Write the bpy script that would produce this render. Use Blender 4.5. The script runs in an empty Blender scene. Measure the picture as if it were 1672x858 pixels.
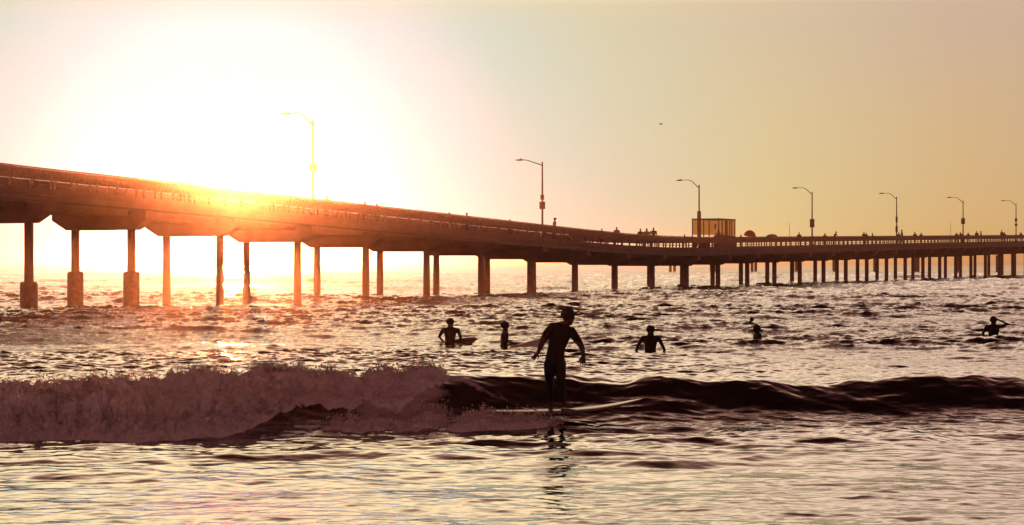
import bpy, bmesh, math, random
import numpy as np
from mathutils import Vector, Matrix, noise as mnoise

S = bpy.context.scene
COL = S.collection
R = math.radians
rnd = random.Random(7)

# ------------------------------------------------------------------ camera
F = 3200.0            # focal length in photo pixels (photo 1672 wide)
CAMZ = 2.75
cam = bpy.data.objects.new('camera', bpy.data.cameras.new('camera'))
COL.objects.link(cam)
cam.location = (0, 0, CAMZ)
cam.rotation_euler = (R(90), 0, 0)
cam.data.sensor_width = 36
cam.data.lens = 36 * F / 1672
cam.data.shift_y = -2 / 1672
cam.data.clip_start = 0.1
cam.data.clip_end = 20000
S.camera = cam

# ------------------------------------------------------------------ light
SUN_EL, SUN_AZ = R(2.2), R(-8.1)          # azimuth from +Y towards +X
sund = Vector((math.sin(SUN_AZ) * math.cos(SUN_EL), math.cos(SUN_AZ) * math.cos(SUN_EL), math.sin(SUN_EL)))
sl = bpy.data.lights.new('sun', 'SUN')
sl.energy = 5.0
sl.angle = R(0.53)
sl.color = (1.0, 0.42, 0.12)
so = bpy.data.objects.new('sun', sl)
COL.objects.link(so)
so.rotation_euler = (-sund).to_track_quat('-Z', 'Y').to_euler()

wd = bpy.data.worlds.new('World')
S.world = wd
wd.use_nodes = True
nt = wd.node_tree
nt.nodes.clear()
def N(nt, t, **kw):
    n = nt.nodes.new(t)
    for k, v in kw.items():
        setattr(n, k, v)
    return n
def math_(nt, op, a, b=None, c=None, clamp=False):
    n = N(nt, 'ShaderNodeMath', operation=op)
    n.use_clamp = clamp
    for i, v in enumerate((a, b, c)):
        if v is None: continue
        if isinstance(v, (int, float)): n.inputs[i].default_value = v
        else: nt.links.new(v, n.inputs[i])
    return n.outputs[0]
def ramp(nt, fac, stops, interp='LINEAR'):
    n = N(nt, 'ShaderNodeValToRGB')
    n.color_ramp.interpolation = interp
    e = n.color_ramp.elements
    while len(e) > 1: e.remove(e[-1])
    e[0].position = stops[0][0]; e[0].color = (*stops[0][1], 1)
    for p, c in stops[1:]:
        q = e.new(p); q.color = (*c, 1)
    if fac is not None: nt.links.new(fac, n.inputs[0])
    return n.outputs[0]
def mixc(nt, fac, a, b, mode='MIX'):
    n = N(nt, 'ShaderNodeMix', data_type='RGBA', blend_type=mode)
    for s, v in ((n.inputs[0], fac), (n.inputs[6], a), (n.inputs[7], b)):
        if isinstance(v, (int, float)): s.default_value = v
        elif isinstance(v, tuple): s.default_value = (*v, 1)
        else: nt.links.new(v, s)
    return n.outputs[2]

sky = N(nt, 'ShaderNodeTexSky', sky_type='NISHITA')
sky.sun_disc = False
sky.sun_elevation = SUN_EL
sky.sun_rotation = SUN_AZ
sky.dust_density = 4.0
sky.air_density = 1.0
sky.ozone_density = 1.0
tc = N(nt, 'ShaderNodeTexCoord')
nrm = N(nt, 'ShaderNodeVectorMath', operation='NORMALIZE')
nt.links.new(tc.outputs['Generated'], nrm.inputs[0])
dot = N(nt, 'ShaderNodeVectorMath', operation='DOT_PRODUCT')
nt.links.new(nrm.outputs[0], dot.inputs[0])
dot.inputs[1].default_value = sund
ang = math_(nt, 'MULTIPLY', math_(nt, 'ARCCOSINE', math_(nt, 'MINIMUM', dot.outputs['Value'], 0.9999999)), 180 / math.pi)
sep = N(nt, 'ShaderNodeSeparateXYZ')
nt.links.new(nrm.outputs[0], sep.inputs[0])
el = math_(nt, 'MULTIPLY', math_(nt, 'ARCSINE', sep.outputs['Z']), 180 / math.pi)
a90 = math_(nt, 'DIVIDE', ang, 90.0, clamp=True)
core = [(0, (.6, .5, .7)), (2.7 / 90, (.4, .3, .8)), (3.6 / 90, (.35, .62, .9)), (4.5 / 90, (.3, .80, .93)), (5.2 / 90, (.38, .80, .86)), (6 / 90, (.45, .76, .78)),
        (6.7 / 90, (.50, .74, .73)), (7.3 / 90, (.53, .72, .68)), (8.5 / 90, (.51, .68, .58)), (11.5 / 90, (.60, .62, .44))]
low = ramp(nt, a90, core + [(15.5 / 90, (.67, .59, .27)), (21 / 90, (.67, .465, .185)), (40 / 90, (.42, .24, .12)), (60 / 90, (.27, .13, .12)), (1, (.26, .13, .115))])
high = ramp(nt, a90, core + [(15.5 / 90, (.625, .54, .37)), (21 / 90, (.585, .45, .32)), (40 / 90, (.50, .33, .27)), (60 / 90, (.28, .14, .13)), (1, (.26, .13, .115))])
elmix = math_(nt, 'DIVIDE', math_(nt, 'SUBTRACT', el, 0.5), 6.5, clamp=True)
glow = mixc(nt, elmix, low, high)
upper = ramp(nt, a90, [(0, (.92, .72, .38)), (12 / 90, (.84, .66, .39)), (21 / 90, (.66, .49, .37)), (40 / 90, (.46, .30, .26)), (60 / 90, (.28, .14, .13)), (1, (.24, .10, .105))])  # sky mostly above the view, made warm to tint the water's reflections
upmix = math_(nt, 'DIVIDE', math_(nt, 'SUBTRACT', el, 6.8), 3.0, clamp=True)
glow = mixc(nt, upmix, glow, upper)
fill_fall = ramp(nt, math_(nt, 'DIVIDE', el, 90.0, clamp=True), [(0, (.5, .5, .5)), (7.6 / 90, (.5, .5, .5)), (10.5 / 90, (1.6, 1.55, 1.5)), (16 / 90, (1.6, 1.55, 1.5)), (24 / 90, (.75, .52, .46)), (34 / 90, (.16, .08, .08)), (46 / 90, (.04, .02, .02)), (1, (.02, .006, .006))])  # sky just above the view over-brightened, an added fill light for the water
glow = mixc(nt, 1.0, glow, fill_fall, 'MULTIPLY')
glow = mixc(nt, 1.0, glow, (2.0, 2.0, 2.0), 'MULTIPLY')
nish = mixc(nt, 1.0, sky.outputs[0], (1.0, 0.5, 0.36), 'MULTIPLY')
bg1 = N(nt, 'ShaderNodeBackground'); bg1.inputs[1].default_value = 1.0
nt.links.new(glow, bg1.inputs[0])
bg2 = N(nt, 'ShaderNodeBackground'); bg2.inputs[1].default_value = 0.004
nt.links.new(nish, bg2.inputs[0])
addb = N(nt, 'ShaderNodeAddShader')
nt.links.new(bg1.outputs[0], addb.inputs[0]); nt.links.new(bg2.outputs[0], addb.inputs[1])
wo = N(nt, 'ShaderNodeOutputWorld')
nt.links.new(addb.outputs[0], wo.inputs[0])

S.view_settings.view_transform = 'Standard'
S.view_settings.look = 'None'
S.view_settings.exposure = 0
S.view_settings.gamma = 1
S.view_settings.use_curve_mapping = False
S.render.engine = 'CYCLES'
cy = S.cycles
cy.use_denoising = True
cy.use_adaptive_sampling = False
cy.max_bounces = 4
cy.diffuse_bounces = 2
cy.glossy_bounces = 3
cy.transmission_bounces = 3
cy.transparent_max_bounces = 6
cy.volume_bounces = 0
cy.sample_clamp_indirect = 0.0
cy.caustics_reflective = False
cy.caustics_refractive = False

# ------------------------------------------------------------------ helpers
def mat(name, base, rough=0.7, noise_scale=None, var=0.25, spec=0.5, metal=0.0, bump=0.0):
    m = bpy.data.materials.new(name); m.use_nodes = True
    t = m.node_tree; b = t.nodes['Principled BSDF']
    b.inputs['Roughness'].default_value = rough
    b.inputs['Metallic'].default_value = metal
    b.inputs['Specular IOR Level'].default_value = spec
    if noise_scale:
        tc = N(t, 'ShaderNodeTexCoord'); nz = N(t, 'ShaderNodeTexNoise')
        nz.inputs['Scale'].default_value = noise_scale; nz.inputs['Detail'].default_value = 6
        t.links.new(tc.outputs['Object'], nz.inputs['Vector'])
        c = ramp(t, nz.outputs[0], [(.3, tuple(x * (1 - var) for x in base)), (.7, tuple(min(1, x * (1 + var)) for x in base))])
        t.links.new(c, b.inputs['Base Color'])
        if bump:
            bp = N(t, 'ShaderNodeBump'); bp.inputs['Strength'].default_value = bump; bp.inputs['Distance'].default_value = .02
            t.links.new(nz.outputs[0], bp.inputs['Height']); t.links.new(bp.outputs[0], b.inputs['Normal'])
    else:
        b.inputs['Base Color'].default_value = (*base, 1)
    return m
M = {
    'concrete': mat('concrete', (.17, .105, .09), .85, 1.2, .15, .3, bump=.15),
    'concrete_dark': mat('wet_concrete', (.11, .075, .065), .6, 4.0, .4, .4, bump=.4),
    'timber': mat('weathered_timber', (.15, .095, .075), .85, 5.0, .35, .3, bump=.3),
    'steel': mat('painted_steel', (.055, .045, .04), .5, 2.0, .2, .5, .3),
    'sign': mat('sign_board', (.10, .07, .06), .6, 6.0, .2),
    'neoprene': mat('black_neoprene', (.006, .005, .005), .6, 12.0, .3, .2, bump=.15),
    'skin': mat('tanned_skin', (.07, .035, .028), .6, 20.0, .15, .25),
    'hair': mat('dark_hair', (.02, .014, .01), .7, 60.0, .4, .3, bump=.8),
    'cloth_dark': mat('dark_cloth', (.04, .03, .035), .9, 15.0, .4, .1),
    'cloth_red': mat('red_brown_cloth', (.14, .06, .05), .9, 15.0, .3, .1),
    'board': mat('surfboard_fibreglass', (.62, .54, .44), .22, 3.0, .08),
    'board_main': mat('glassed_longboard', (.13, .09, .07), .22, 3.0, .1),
    'board_dark': mat('surfboard_dark_rail', (.20, .10, .07), .3, 3.0, .1),
    'canopy': mat('orange_canopy', (.60, .22, .10), .9, 6.0, .15, .1),
    'sand': mat('wet_sand', (.20, .15, .11), .5, 2.0, .25),
    'feather': mat('gull_feather', (.30, .27, .25), .9, 10.0, .2, .1),
}
# translucent windscreen pane
gp = bpy.data.materials.new('amber_pane'); gp.use_nodes = True
t_ = gp.node_tree; b_ = t_.nodes['Principled BSDF']; o_ = t_.nodes['Material Output']
tr = N(t_, 'ShaderNodeBsdfTransparent'); tr.inputs[0].default_value = (.93, .78, .62, 1)
b_.inputs['Base Color'].default_value = (.3, .16, .10, 1); b_.inputs['Roughness'].default_value = .25
mx = N(t_, 'ShaderNodeMixShader'); mx.inputs[0].default_value = .16
t_.links.new(tr.outputs[0], mx.inputs[1]); t_.links.new(b_.outputs[0], mx.inputs[2]); t_.links.new(mx.outputs[0], o_.inputs[0])
M['pane'] = gp

ct = M['canopy'].node_tree; cb = ct.nodes['Principled BSDF']
ctr = N(ct, 'ShaderNodeBsdfTranslucent'); ctr.inputs[0].default_value = (.85, .38, .2, 1)
cms = N(ct, 'ShaderNodeMixShader'); cms.inputs[0].default_value = .6
ct.links.new(cb.outputs[0], cms.inputs[1]); ct.links.new(ctr.outputs[0], cms.inputs[2]); ct.links.new(cms.outputs[0], ct.nodes['Material Output'].inputs[0])

class MB:
    """collects vertices and faces for ONE mesh"""
    def __init__(s): s.v = []; s.f = []
    def quadbox(s, c, ex, ey, ez):
        """box from centre and three half-extent vectors"""
        c, ex, ey, ez = map(Vector, (c, ex, ey, ez)); n = len(s.v)
        for sx in (-1, 1):
            for sy in (-1, 1):
                for sz in (-1, 1): s.v.append(c + ex * sx + ey * sy + ez * sz)
        for q in ((0, 1, 3, 2), (4, 6, 7, 5), (0, 4, 5, 1), (2, 3, 7, 6), (0, 2, 6, 4), (1, 5, 7, 3)): s.f.append([n + i for i in q])
        return s
    def beam(s, a, b, w, h):
        """bar of width w (horizontal) and height h (vertical) from a to b"""
        a, b = Vector(a), Vector(b); d = b - a
        side = Vector((-d.y, d.x, 0))
        side = side.normalized() if side.length > 1e-6 else Vector((1, 0, 0))
        up = Vector((0, 0, 1)) if abs(d.z) < .95 * d.length else Vector((0, 1, 0))
        return s.quadbox((a + b) / 2, d / 2, side * w / 2, up * h / 2)
    def tube(s, pts, rad, n=10, caps=True):
        pts = [Vector(p) for p in pts]
        if isinstance(rad, (int, float)): rad = [rad] * len(pts)
        base = len(s.v); prev = None
        for i, p in enumerate(pts):
            d = (pts[min(i + 1, len(pts) - 1)] - pts[max(i - 1, 0)]).normalized()
            if prev is None:
                u = d.orthogonal().normalized()
            else:
                u = (prev - d * prev.dot(d)).normalized()
            prev = u; w = d.cross(u)
            for k in range(n):
                a = 2 * math.pi * k / n
                s.v.append(p + (u * math.cos(a) + w * math.sin(a)) * rad[i])
        for i in range(len(pts) - 1):
            for k in range(n):
                a, b = base + i * n + k, base + i * n + (k + 1) % n
                s.f.append([a, b, b + n, a + n])
        if caps:
            s.f.append([base + k for k in range(n)][::-1]); s.f.append([base + (len(pts) - 1) * n + k for k in range(n)])
        return s
    def rings(s, rings, caps=True):
        base = len(s.v); n = len(rings[0])
        for r in rings: s.v.extend(Vector(p) for p in r)
        for i in range(len(rings) - 1):
            for k in range(n):
                a, b = base + i * n + k, base + i * n + (k + 1) % n
                s.f.append([a, b, b + n, a + n])
        if caps:
            s.f.append([base + k for k in range(n)][::-1]); s.f.append([base + (len(rings) - 1) * n + k for k in range(n)])
        return s
    def ball(s, c, r, n=10, m=7, rot=None):
        """ellipsoid of radii r (tuple)"""
        if isinstance(r, (int, float)): r = (r, r, r)
        c = Vector(c); rg = []
        for i in range(m + 1):
            th = math.pi * (i + .02) / (m + .04)
            rr = []
            for k in range(n):
                a = 2 * math.pi * k / n
                p = Vector((r[0] * math.sin(th) * math.cos(a), r[1] * math.sin(th) * math.sin(a), -r[2] * math.cos(th)))
                if rot is not None: p = rot @ p
                rr.append(c + p)
            rg.append(rr)
        return s.rings(rg)
    def mesh(s, name):
        me = bpy.data.meshes.new(name)
        me.from_pydata([tuple(v) for v in s.v], [], s.f)
        me.validate(); me.update()
        bm = bmesh.new(); bm.from_mesh(me); bmesh.ops.recalc_face_normals(bm, faces=bm.faces); bm.to_mesh(me); bm.free()
        return me
    def build(s, name, m, parent=None, smooth=False, bevel=0):
        me = s.mesh(name)
        o = bpy.data.objects.new(name, me); COL.objects.link(o)
        for q in (m if isinstance(m, (list, tuple)) else [m]): me.materials.append(q)
        if smooth: me.polygons.foreach_set('use_smooth', [True] * len(me.polygons))
        if bevel:
            b = o.modifiers.new('bevel', 'BEVEL'); b.width = bevel; b.segments = 2; b.limit_method = 'ANGLE'
        if parent: o.parent = parent
        return o
def tag(o, label=None, cat=None, group=None, kind=None):
    if label: o['label'] = label
    if cat: o['category'] = cat
    if group: o['group'] = group
    if kind: o['kind'] = kind
    return o
def empty(name, loc=(0, 0, 0), rz=0):
    o = bpy.data.objects.new(name, None); COL.objects.link(o)
    o.location = loc; o.rotation_euler = (0, 0, rz); o.empty_display_size = .3
    return o
def copy_tree(o, parent=None):
    c = o.copy(); COL.objects.link(c)
    if parent: c.parent = parent
    for ch in list(o.children): copy_tree(ch, c)
    return c
def remeshed(mb, name, voxel, smooth=4, mats=(), pick=None, parent=None):
    """one continuous skin grown over overlapping forms"""
    me = mb.mesh(name + '_raw')
    o = bpy.data.objects.new(name + '_raw', me); COL.objects.link(o)
    r = o.modifiers.new('r', 'REMESH'); r.mode = 'VOXEL'; r.voxel_size = voxel
    if smooth:
        q = o.modifiers.new('s', 'SMOOTH'); q.factor = .5; q.iterations = smooth
    dg = bpy.context.evaluated_depsgraph_get()
    m2 = bpy.data.meshes.new_from_object(o.evaluated_get(dg))
    bpy.data.objects.remove(o); bpy.data.meshes.remove(me)
    m2.name = name
    for q in mats:
        m2.materials.append(q)
    if pick:
        m2.polygons.foreach_set('material_index', [pick(p.center) for p in m2.polygons])
    m2.polygons.foreach_set('use_smooth', [True] * len(m2.polygons))
    n = bpy.data.objects.new(name, m2); COL.objects.link(n)
    if parent: n.parent = parent
    return n

# ------------------------------------------------------------------ the sea: height field
def spectrum(L, n, seed, kmin, kmax, power, spread, rms, chop):
    rg = np.random.default_rng(seed)
    k1 = np.fft.fftfreq(n, 1 / n) * 2 * np.pi / L
    kx, ky = np.meshgrid(k1, k1, indexing='ij')
    k = np.hypot(kx, ky); k[0, 0] = 1
    P = k ** (-power) * np.exp(-(kmin / k) ** 2) * np.exp(-(k / kmax) ** 2)
    P *= (np.abs(ky) / k) ** spread + .06
    P[0, 0] = 0
    H = (rg.normal(size=(n, n)) + 1j * rg.normal(size=(n, n))) * np.sqrt(P)
    h = np.fft.ifft2(H).real
    dx = np.fft.ifft2(1j * kx / k * H).real
    dy = np.fft.ifft2(1j * ky / k * H).real
    s = rms / h.std()
    return L, n, (h * s).astype(np.float32), (dx * s * chop).astype(np.float32), (dy * s * chop).astype(np.float32)
T1 = spectrum(61.0, 1024, 3, 2 * np.pi / 5, 2 * np.pi / .35, 3.1, 12.0, .034, .5)
T2 = spectrum(13.7, 512, 5, 2 * np.pi / 1.3, 2 * np.pi / .12, 3.3, 4.0, .019, .4)
T3 = spectrum(330.0, 512, 11, 2 * np.pi / 34, 2 * np.pi / 7, 4.2, 12.0, .20, .5)
T4 = spectrum(41.0, 512, 21, 2 * np.pi / 2.6, 2 * np.pi / .7, 3.6, 14.0, .026, .5)
def samp(T, X, Y):
    L, n = T[0], T[1]
    u = X / L * n; v = Y / L * n
    i0 = np.floor(u).astype(np.int64); j0 = np.floor(v).astype(np.int64)
    fu = (u - i0).astype(np.float32); fv = (v - j0).astype(np.float32)
    i0 %= n; j0 %= n; i1 = (i0 + 1) % n; j1 = (j0 + 1) % n
    out = []
    for A in T[2:]:
        out.append(A[i0, j0] * (1 - fu) * (1 - fv) + A[i1, j0] * fu * (1 - fv) + A[i0, j1] * (1 - fu) * fv + A[i1, j1] * fu * fv)
    return out
WX = [-14, -8.9, -6.9, -5.25, -4.06, -2.36, -1.49, -1.17, -.62, .15, .7, 1.37, 2.04, 2.7, 3.3, 4.07, 5.2, 5.8, 6.35, 7.8, 8.7, 9.5, 14]
WA = [.50, .54, .63, .67, .70, .69, .73, .72, .71, .75, .70, .62, .60, .69, .65, .60, .50, .52, .59, .615, .645, .56, .6]
def crestY(X): return 34.0 + (X + 9) * .14 + .12 * np.sin(X * .9 + 1) + .05 * np.sin(X * 2.3)
def wave(X, Y):
    A = np.interp(X, WX, WA); u = Y - crestY(X)
    wf = np.interp(X, [-9, 0, 4, 10], [1.35, 1.3, 1.25, 1.3]) + .08 * np.sin(X * .7)
    front = np.exp(-np.abs(u / wf) ** 2.2); back = np.exp(-(u / 2.4) ** 2)
    A = A * (1 + .025 * np.sin(3.7 * X + .8 * Y + 1) + .018 * np.sin(8.3 * X - 1.4 * Y) + .03 * np.sin(1.9 * X + .5 * Y))
    w = A * np.where(u < 0, front, back)
    tro = -.10 * np.exp(-((u + 3.6) / 1.2) ** 2)
    return w + tro * np.interp(X, [-8, 8], [1, .8])
def sst(a, b, x):
    t = np.clip((x - a) / (b - a), 0, 1); return t * t * (3 - 2 * t)
def sea(X, Y):
    """returns displaced x, y, z of the sea surface"""
    h1, dx1, dy1 = samp(T1, X, Y); h2, dx2, dy2 = samp(T2, X, Y); h3, dx3, dy3 = samp(T3, X * .8, Y)
    u = Y - crestY(X)
    a1 = .28 + .2 * sst(-9, -5, u) * (1 - sst(-2, 0, u)) - .14 * sst(-1, 1, u) * (1 - sst(6, 14, u)) - .2 * sst(-4, -2.6, u) * (1 - .8 * sst(1, 5, X)) + .74 * sst(7, 32, u); a1 = a1 * (1 + .5 * sst(40, 90, Y))
    a1 = a1 + .25 * np.exp(-((u + 6) / 1.5) ** 2) * sst(-9, 9, X)
    a2 = .16 + .24 * sst(-9, -4, u) - .16 * sst(-.3, 1, u) * (1 - sst(5, 12, u)) + .58 * sst(4, 28, u)
    a3 = sst(3, 30, u)
    h4, dx4, dy4 = samp(T4, X, Y); a4 = sst(-14, -6, u) * (1 - sst(-3.6, -2.2, u)) + .4 * sst(-3, -1.6, u) * (1 - sst(-.5, .6, u))
    md = np.clip(1 + 3.0 * h3, .55, 1.45); a2 = a2 * md; a1 = a1 * (.5 + .5 * md)
    z = wave(X, Y) + a4 * h4 + a1 * h1 + a2 * h2 + a3 * h3
    return X + a1 * dx1 + a2 * dx2 + a3 * dx3, Y + a1 * dy1 + a2 * dy2 + a3 * dy3, z
def water_z(x, y):
    X = np.array([x], dtype=float); Y = np.array([y], dtype=float)
    return float(sea(X, Y)[2][0])

def grid_mesh(name, PX, PY, PZ):
    ni, nj = PX.shape
    co = np.stack([PX, PY, PZ], -1).reshape(-1, 3).astype(np.float32)
    idx = np.arange(ni * nj).reshape(ni, nj)
    q = np.stack([idx[:-1, :-1], idx[:-1, 1:], idx[1:, 1:], idx[1:, :-1]], -1).reshape(-1, 4).astype(np.int32)
    me = bpy.data.meshes.new(name)
    me.vertices.add(len(co)); me.vertices.foreach_set('co', co.ravel())
    me.loops.add(q.size); me.loops.foreach_set('vertex_index', q.ravel())
    me.polygons.add(len(q)); me.polygons.foreach_set('loop_start', np.arange(0, q.size, 4, dtype=np.int32))
    me.polygons.foreach_set('use_smooth', np.ones(len(q), dtype=bool))
    me.update(calc_edges=True)
    return me

rows = [10.0]
while rows[-1] < 3000:
    y = rows[-1]
    rows.append(y + (y * .0013 if 18 < y < 60 else (.03 if y <= 18 else (y * .002 if y < 170 else (y * .0035 if y < 400 else y * .02)))))
rows = np.array(rows)
cols = np.tan(np.linspace(R(-23), R(23), 1500))
YY, CC = np.meshgrid(rows, cols, indexing='ij')
XX = YY * CC
PX, PY, PZ = sea(XX, YY)
far = np.clip(1 - (YY - 600) / 1500, 0, 1)
PZ = PZ * far
me = grid_mesh('sea_water', PX, PY, PZ)
# foam laid over the face by the breaking lip: a per-vertex amount, real froth on the water
u = YY - crestY(XX)
fo = np.zeros_like(XX, dtype=np.float32)
fo += np.exp(-((XX + 1.9) / .9) ** 2) * sst(-2.9, -2.3, u) * (1 - sst(.1, .5, u)) * .85
line = np.interp(XX, [-1.5, -1.1, -.2, .9], [.1, -.2, -1.1, -2.1])
fo += np.exp(-((u - line) / .16) ** 2) * sst(-1.7, -1.3, XX) * (1 - sst(-.4, .7, XX)) * .55
fo += sst(-9, -5, u) * (1 - sst(-3.2, -2.6, u)) * .18 * (1 - sst(-1, 1, XX))
fo += sst(-3.0, -2.6, u) * (1 - sst(.6, 1.5, u)) * (1 - sst(-4.6, -4.0, XX)) * .9
fo += (np.exp(-((u + .25) / .3) ** 2) * .9 + .42 * sst(-1.9, -.5, u) * (1 - sst(.2, .6, u))) * sst(-4.8, -4.0, XX) * (1 - sst(-3.0, -1.5, XX))
at = me.attributes.new('foam', 'FLOAT', 'POINT')
at.data.foreach_set('value', np.clip(fo, 0, 1).astype(np.float32).ravel())
water = bpy.data.objects.new('water', me); COL.objects.link(water)
tag(water, 'dark rippled sea with a low breaking wave and warm reflections', 'sea', kind='structure')

wm = bpy.data.materials.new('sea_water'); wm.use_nodes = True
t = wm.node_tree; b = t.nodes['Principled BSDF']
geo = N(t, 'ShaderNodeNewGeometry')
mp = N(t, 'ShaderNodeMapping'); mp.inputs['Scale'].default_value = (1.0, 1.7, 1.0)
t.links.new(geo.outputs['Position'], mp.inputs[0])
n1 = N(t, 'ShaderNodeTexNoise'); n1.inputs['Scale'].default_value = 2.6; n1.inputs['Detail'].default_value = 5; n1.inputs['Roughness'].default_value = .6
n2 = N(t, 'ShaderNodeTexNoise'); n2.inputs['Scale'].default_value = 14; n2.inputs['Detail'].default_value = 3
t.links.new(mp.outputs[0], n1.inputs['Vector']); t.links.new(mp.outputs[0], n2.inputs['Vector'])
sepw = N(t, 'ShaderNodeSeparateXYZ'); t.links.new(geo.outputs['Position'], sepw.inputs[0])
calm = N(t, 'ShaderNodeMapRange', interpolation_type='SMOOTHSTEP'); calm.inputs[1].default_value = 42; calm.inputs[2].default_value = 80; calm.inputs[3].default_value = .07; calm.inputs[4].default_value = 1.0
t.links.new(sepw.outputs['Y'], calm.inputs[0])
bp1 = N(t, 'ShaderNodeBump'); bp1.inputs['Strength'].default_value = 1; bp1.inputs['Distance'].default_value = .055
t.links.new(calm.outputs[0], bp1.inputs['Strength'])
bp2 = N(t, 'ShaderNodeBump'); bp2.inputs['Strength'].default_value = 1; bp2.inputs['Distance'].default_value = .006; t.links.new(calm.outputs[0], bp2.inputs['Strength'])
t.links.new(n1.outputs[0], bp1.inputs['Height']); t.links.new(n2.outputs[0], bp2.inputs['Height'])
t.links.new(bp1.outputs[0], bp2.inputs['Normal'])
t.links.new(bp2.outputs[0], b.inputs['Normal'])
b.inputs['Base Color'].default_value = (.012, .007, .007, 1)
b.inputs['Roughness'].default_value = .03
b.inputs['IOR'].default_value = 1.42
b.inputs['Specular Tint'].default_value = (1.0, .93, .83, 1)
at_n = N(t, 'ShaderNodeAttribute', attribute_name='foam')
fn = N(t, 'ShaderNodeTexNoise'); fn.inputs['Scale'].default_value = 2.6; fn.inputs['Detail'].default_value = 9; fn.inputs['Roughness'].default_value = .68; fn.inputs['Distortion'].default_value = 1.1
t.links.new(geo.outputs['Position'], fn.inputs['Vector'])
fm = math_(t, 'MULTIPLY', math_(t, 'SUBTRACT', math_(t, 'ADD', at_n.outputs['Fac'], fn.outputs[0]), .92), 3.5, clamp=True)
fd = N(t, 'ShaderNodeBsdfPrincipled'); fd.inputs['Base Color'].default_value = (.45, .38, .36, 1); fd.inputs['Roughness'].default_value = .8
mxs = N(t, 'ShaderNodeMixShader'); t.links.new(fm, mxs.inputs[0]); t.links.new(b.outputs[0], mxs.inputs[1]); t.links.new(fd.outputs[0], mxs.inputs[2])
t.links.new(mxs.outputs[0], t.nodes['Material Output'].inputs[0])
me.materials.append(wm)

# beach where the photographer stands
bs = MB(); bs.v = [(-60, -40, 1.3), (60, -40, 1.3), (60, 2, .35), (-60, 2, .35), (60, 16, -.35), (-60, 16, -.35)]; bs.f = [[0, 1, 2, 3], [3, 2, 4, 5]]
tag(bs.build('sand_beach', M['sand']), 'wet brown sand sloping into the sea', 'beach', kind='structure')

# whitewater: the tumbling roller in front of the crest
FM = bpy.data.materials.new('whitewater'); FM.use_nodes = True
t = FM.node_tree; b = t.nodes['Principled BSDF']
b.inputs['Base Color'].default_value = (.74, .68, .66, 1); b.inputs['Roughness'].default_value = .85; b.inputs['Specular IOR Level'].default_value = .2
geo = N(t, 'ShaderNodeNewGeometry')
fn = N(t, 'ShaderNodeTexNoise'); fn.inputs['Scale'].default_value = 13; fn.inputs['Detail'].default_value = 8; fn.inputs['Roughness'].default_value = .7
t.links.new(geo.outputs['Position'], fn.inputs['Vector'])
bp = N(t, 'ShaderNodeBump'); bp.inputs['Strength'].default_value = .35; bp.inputs['Distance'].default_value = .03
t.links.new(fn.outputs[0], bp.inputs['Height']); t.links.new(bp.outputs[0], b.inputs['Normal'])
c = ramp(t, fn.outputs[0], [(.3, (.62, .56, .55)), (.6, (.88, .82, .80))]); t.links.new(c, b.inputs['Base Color'])
trl = N(t, 'ShaderNodeBsdfTranslucent'); trl.inputs[0].default_value = (.85, .75, .70, 1)
ms = N(t, 'ShaderNodeMixShader'); ms.inputs[0].default_value = .25
t.links.new(b.outputs[0], ms.inputs[1]); t.links.new(trl.outputs[0], ms.inputs[2]); t.links.new(ms.outputs[0], t.nodes['Material Output'].inputs[0])

def billow(P, octs):
    out = np.zeros(len(P))
    for s, a in octs:
        out += np.array([abs(mnoise.noise((p[0] * s + 3.1, p[1] * s, p[2] * s))) for p in P]) * a
    return out
droplets = []
def roller(X0, X1, nx, nt_, foot, top, thick, amp, seed, spray):
    xs = np.linspace(X0, X1, nx); ts = np.linspace(0, 1, nt_)
    GX, GT = np.meshgrid(xs, ts, indexing='ij')
    yf = foot(GX); yt = top(GX)
    GY = yf + (yt - yf) * GT ** 1.4
    Z = sea(GX.ravel(), GY.ravel())[2].reshape(GX.shape)
    Z = Z + thick(GX, GT, GY)
    P = np.stack([GX, GY, Z], -1)
    du = np.gradient(P, axis=0); dv = np.gradient(P, axis=1)
    n = np.cross(du, dv); n /= np.linalg.norm(n, axis=-1, keepdims=True) + 1e-9
    n[n[..., 2] < 0] *= -1
    flat = P.reshape(-1, 3)
    d = billow(flat + seed, [(1.1, .8), (2.5, .9), (5.6, .7), (12.5, .4), (28, .2)]).reshape(GX.shape)
    env = np.minimum(1, GT * 6) * np.minimum(1, (1 - GT) * 5) * np.clip((GX - X0) * 3, 0, 1) * np.clip((X1 - GX) * 2.5, 0, 1)
    P = P + n * ((d - d.mean()) * amp * env)[..., None]
    P[..., 1] -= ((d - .3) * amp * .4 * env)
    P[..., 2] -= .09 * (1 - env)
    rg = np.random.default_rng(int(seed * 10) + 1)
    w = np.clip(env, 0, 1) * (.02 + 2.2 * np.exp(-((GT - .84) / .1) ** 2) + .25 * np.exp(-((GT - .3) / .1) ** 2)) * np.clip(d - .2, 0, 1)
    w = w.ravel() / w.sum()
    pick = rg.choice(len(w), size=spray, p=w)
    q = P.reshape(-1, 3)[pick] + n.reshape(-1, 3)[pick] * rg.exponential(.028, (spray, 1)) + rg.normal(0, .012, (spray, 3)) + np.array([0, 0, 1]) * rg.exponential(.022, (spray, 1))
    droplets.append(q)
    return P
Pk = roller(-13.0, -3.9, 640, 90,
            lambda X: crestY(X) - 1.15 + .1 * np.sin(X * 4), lambda X: crestY(X) + .45,
            lambda X, T, Y: .07 * np.sin(np.pi * np.clip(T, 0, 1)) ** .6, .20, 5.0, 9000)
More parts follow.
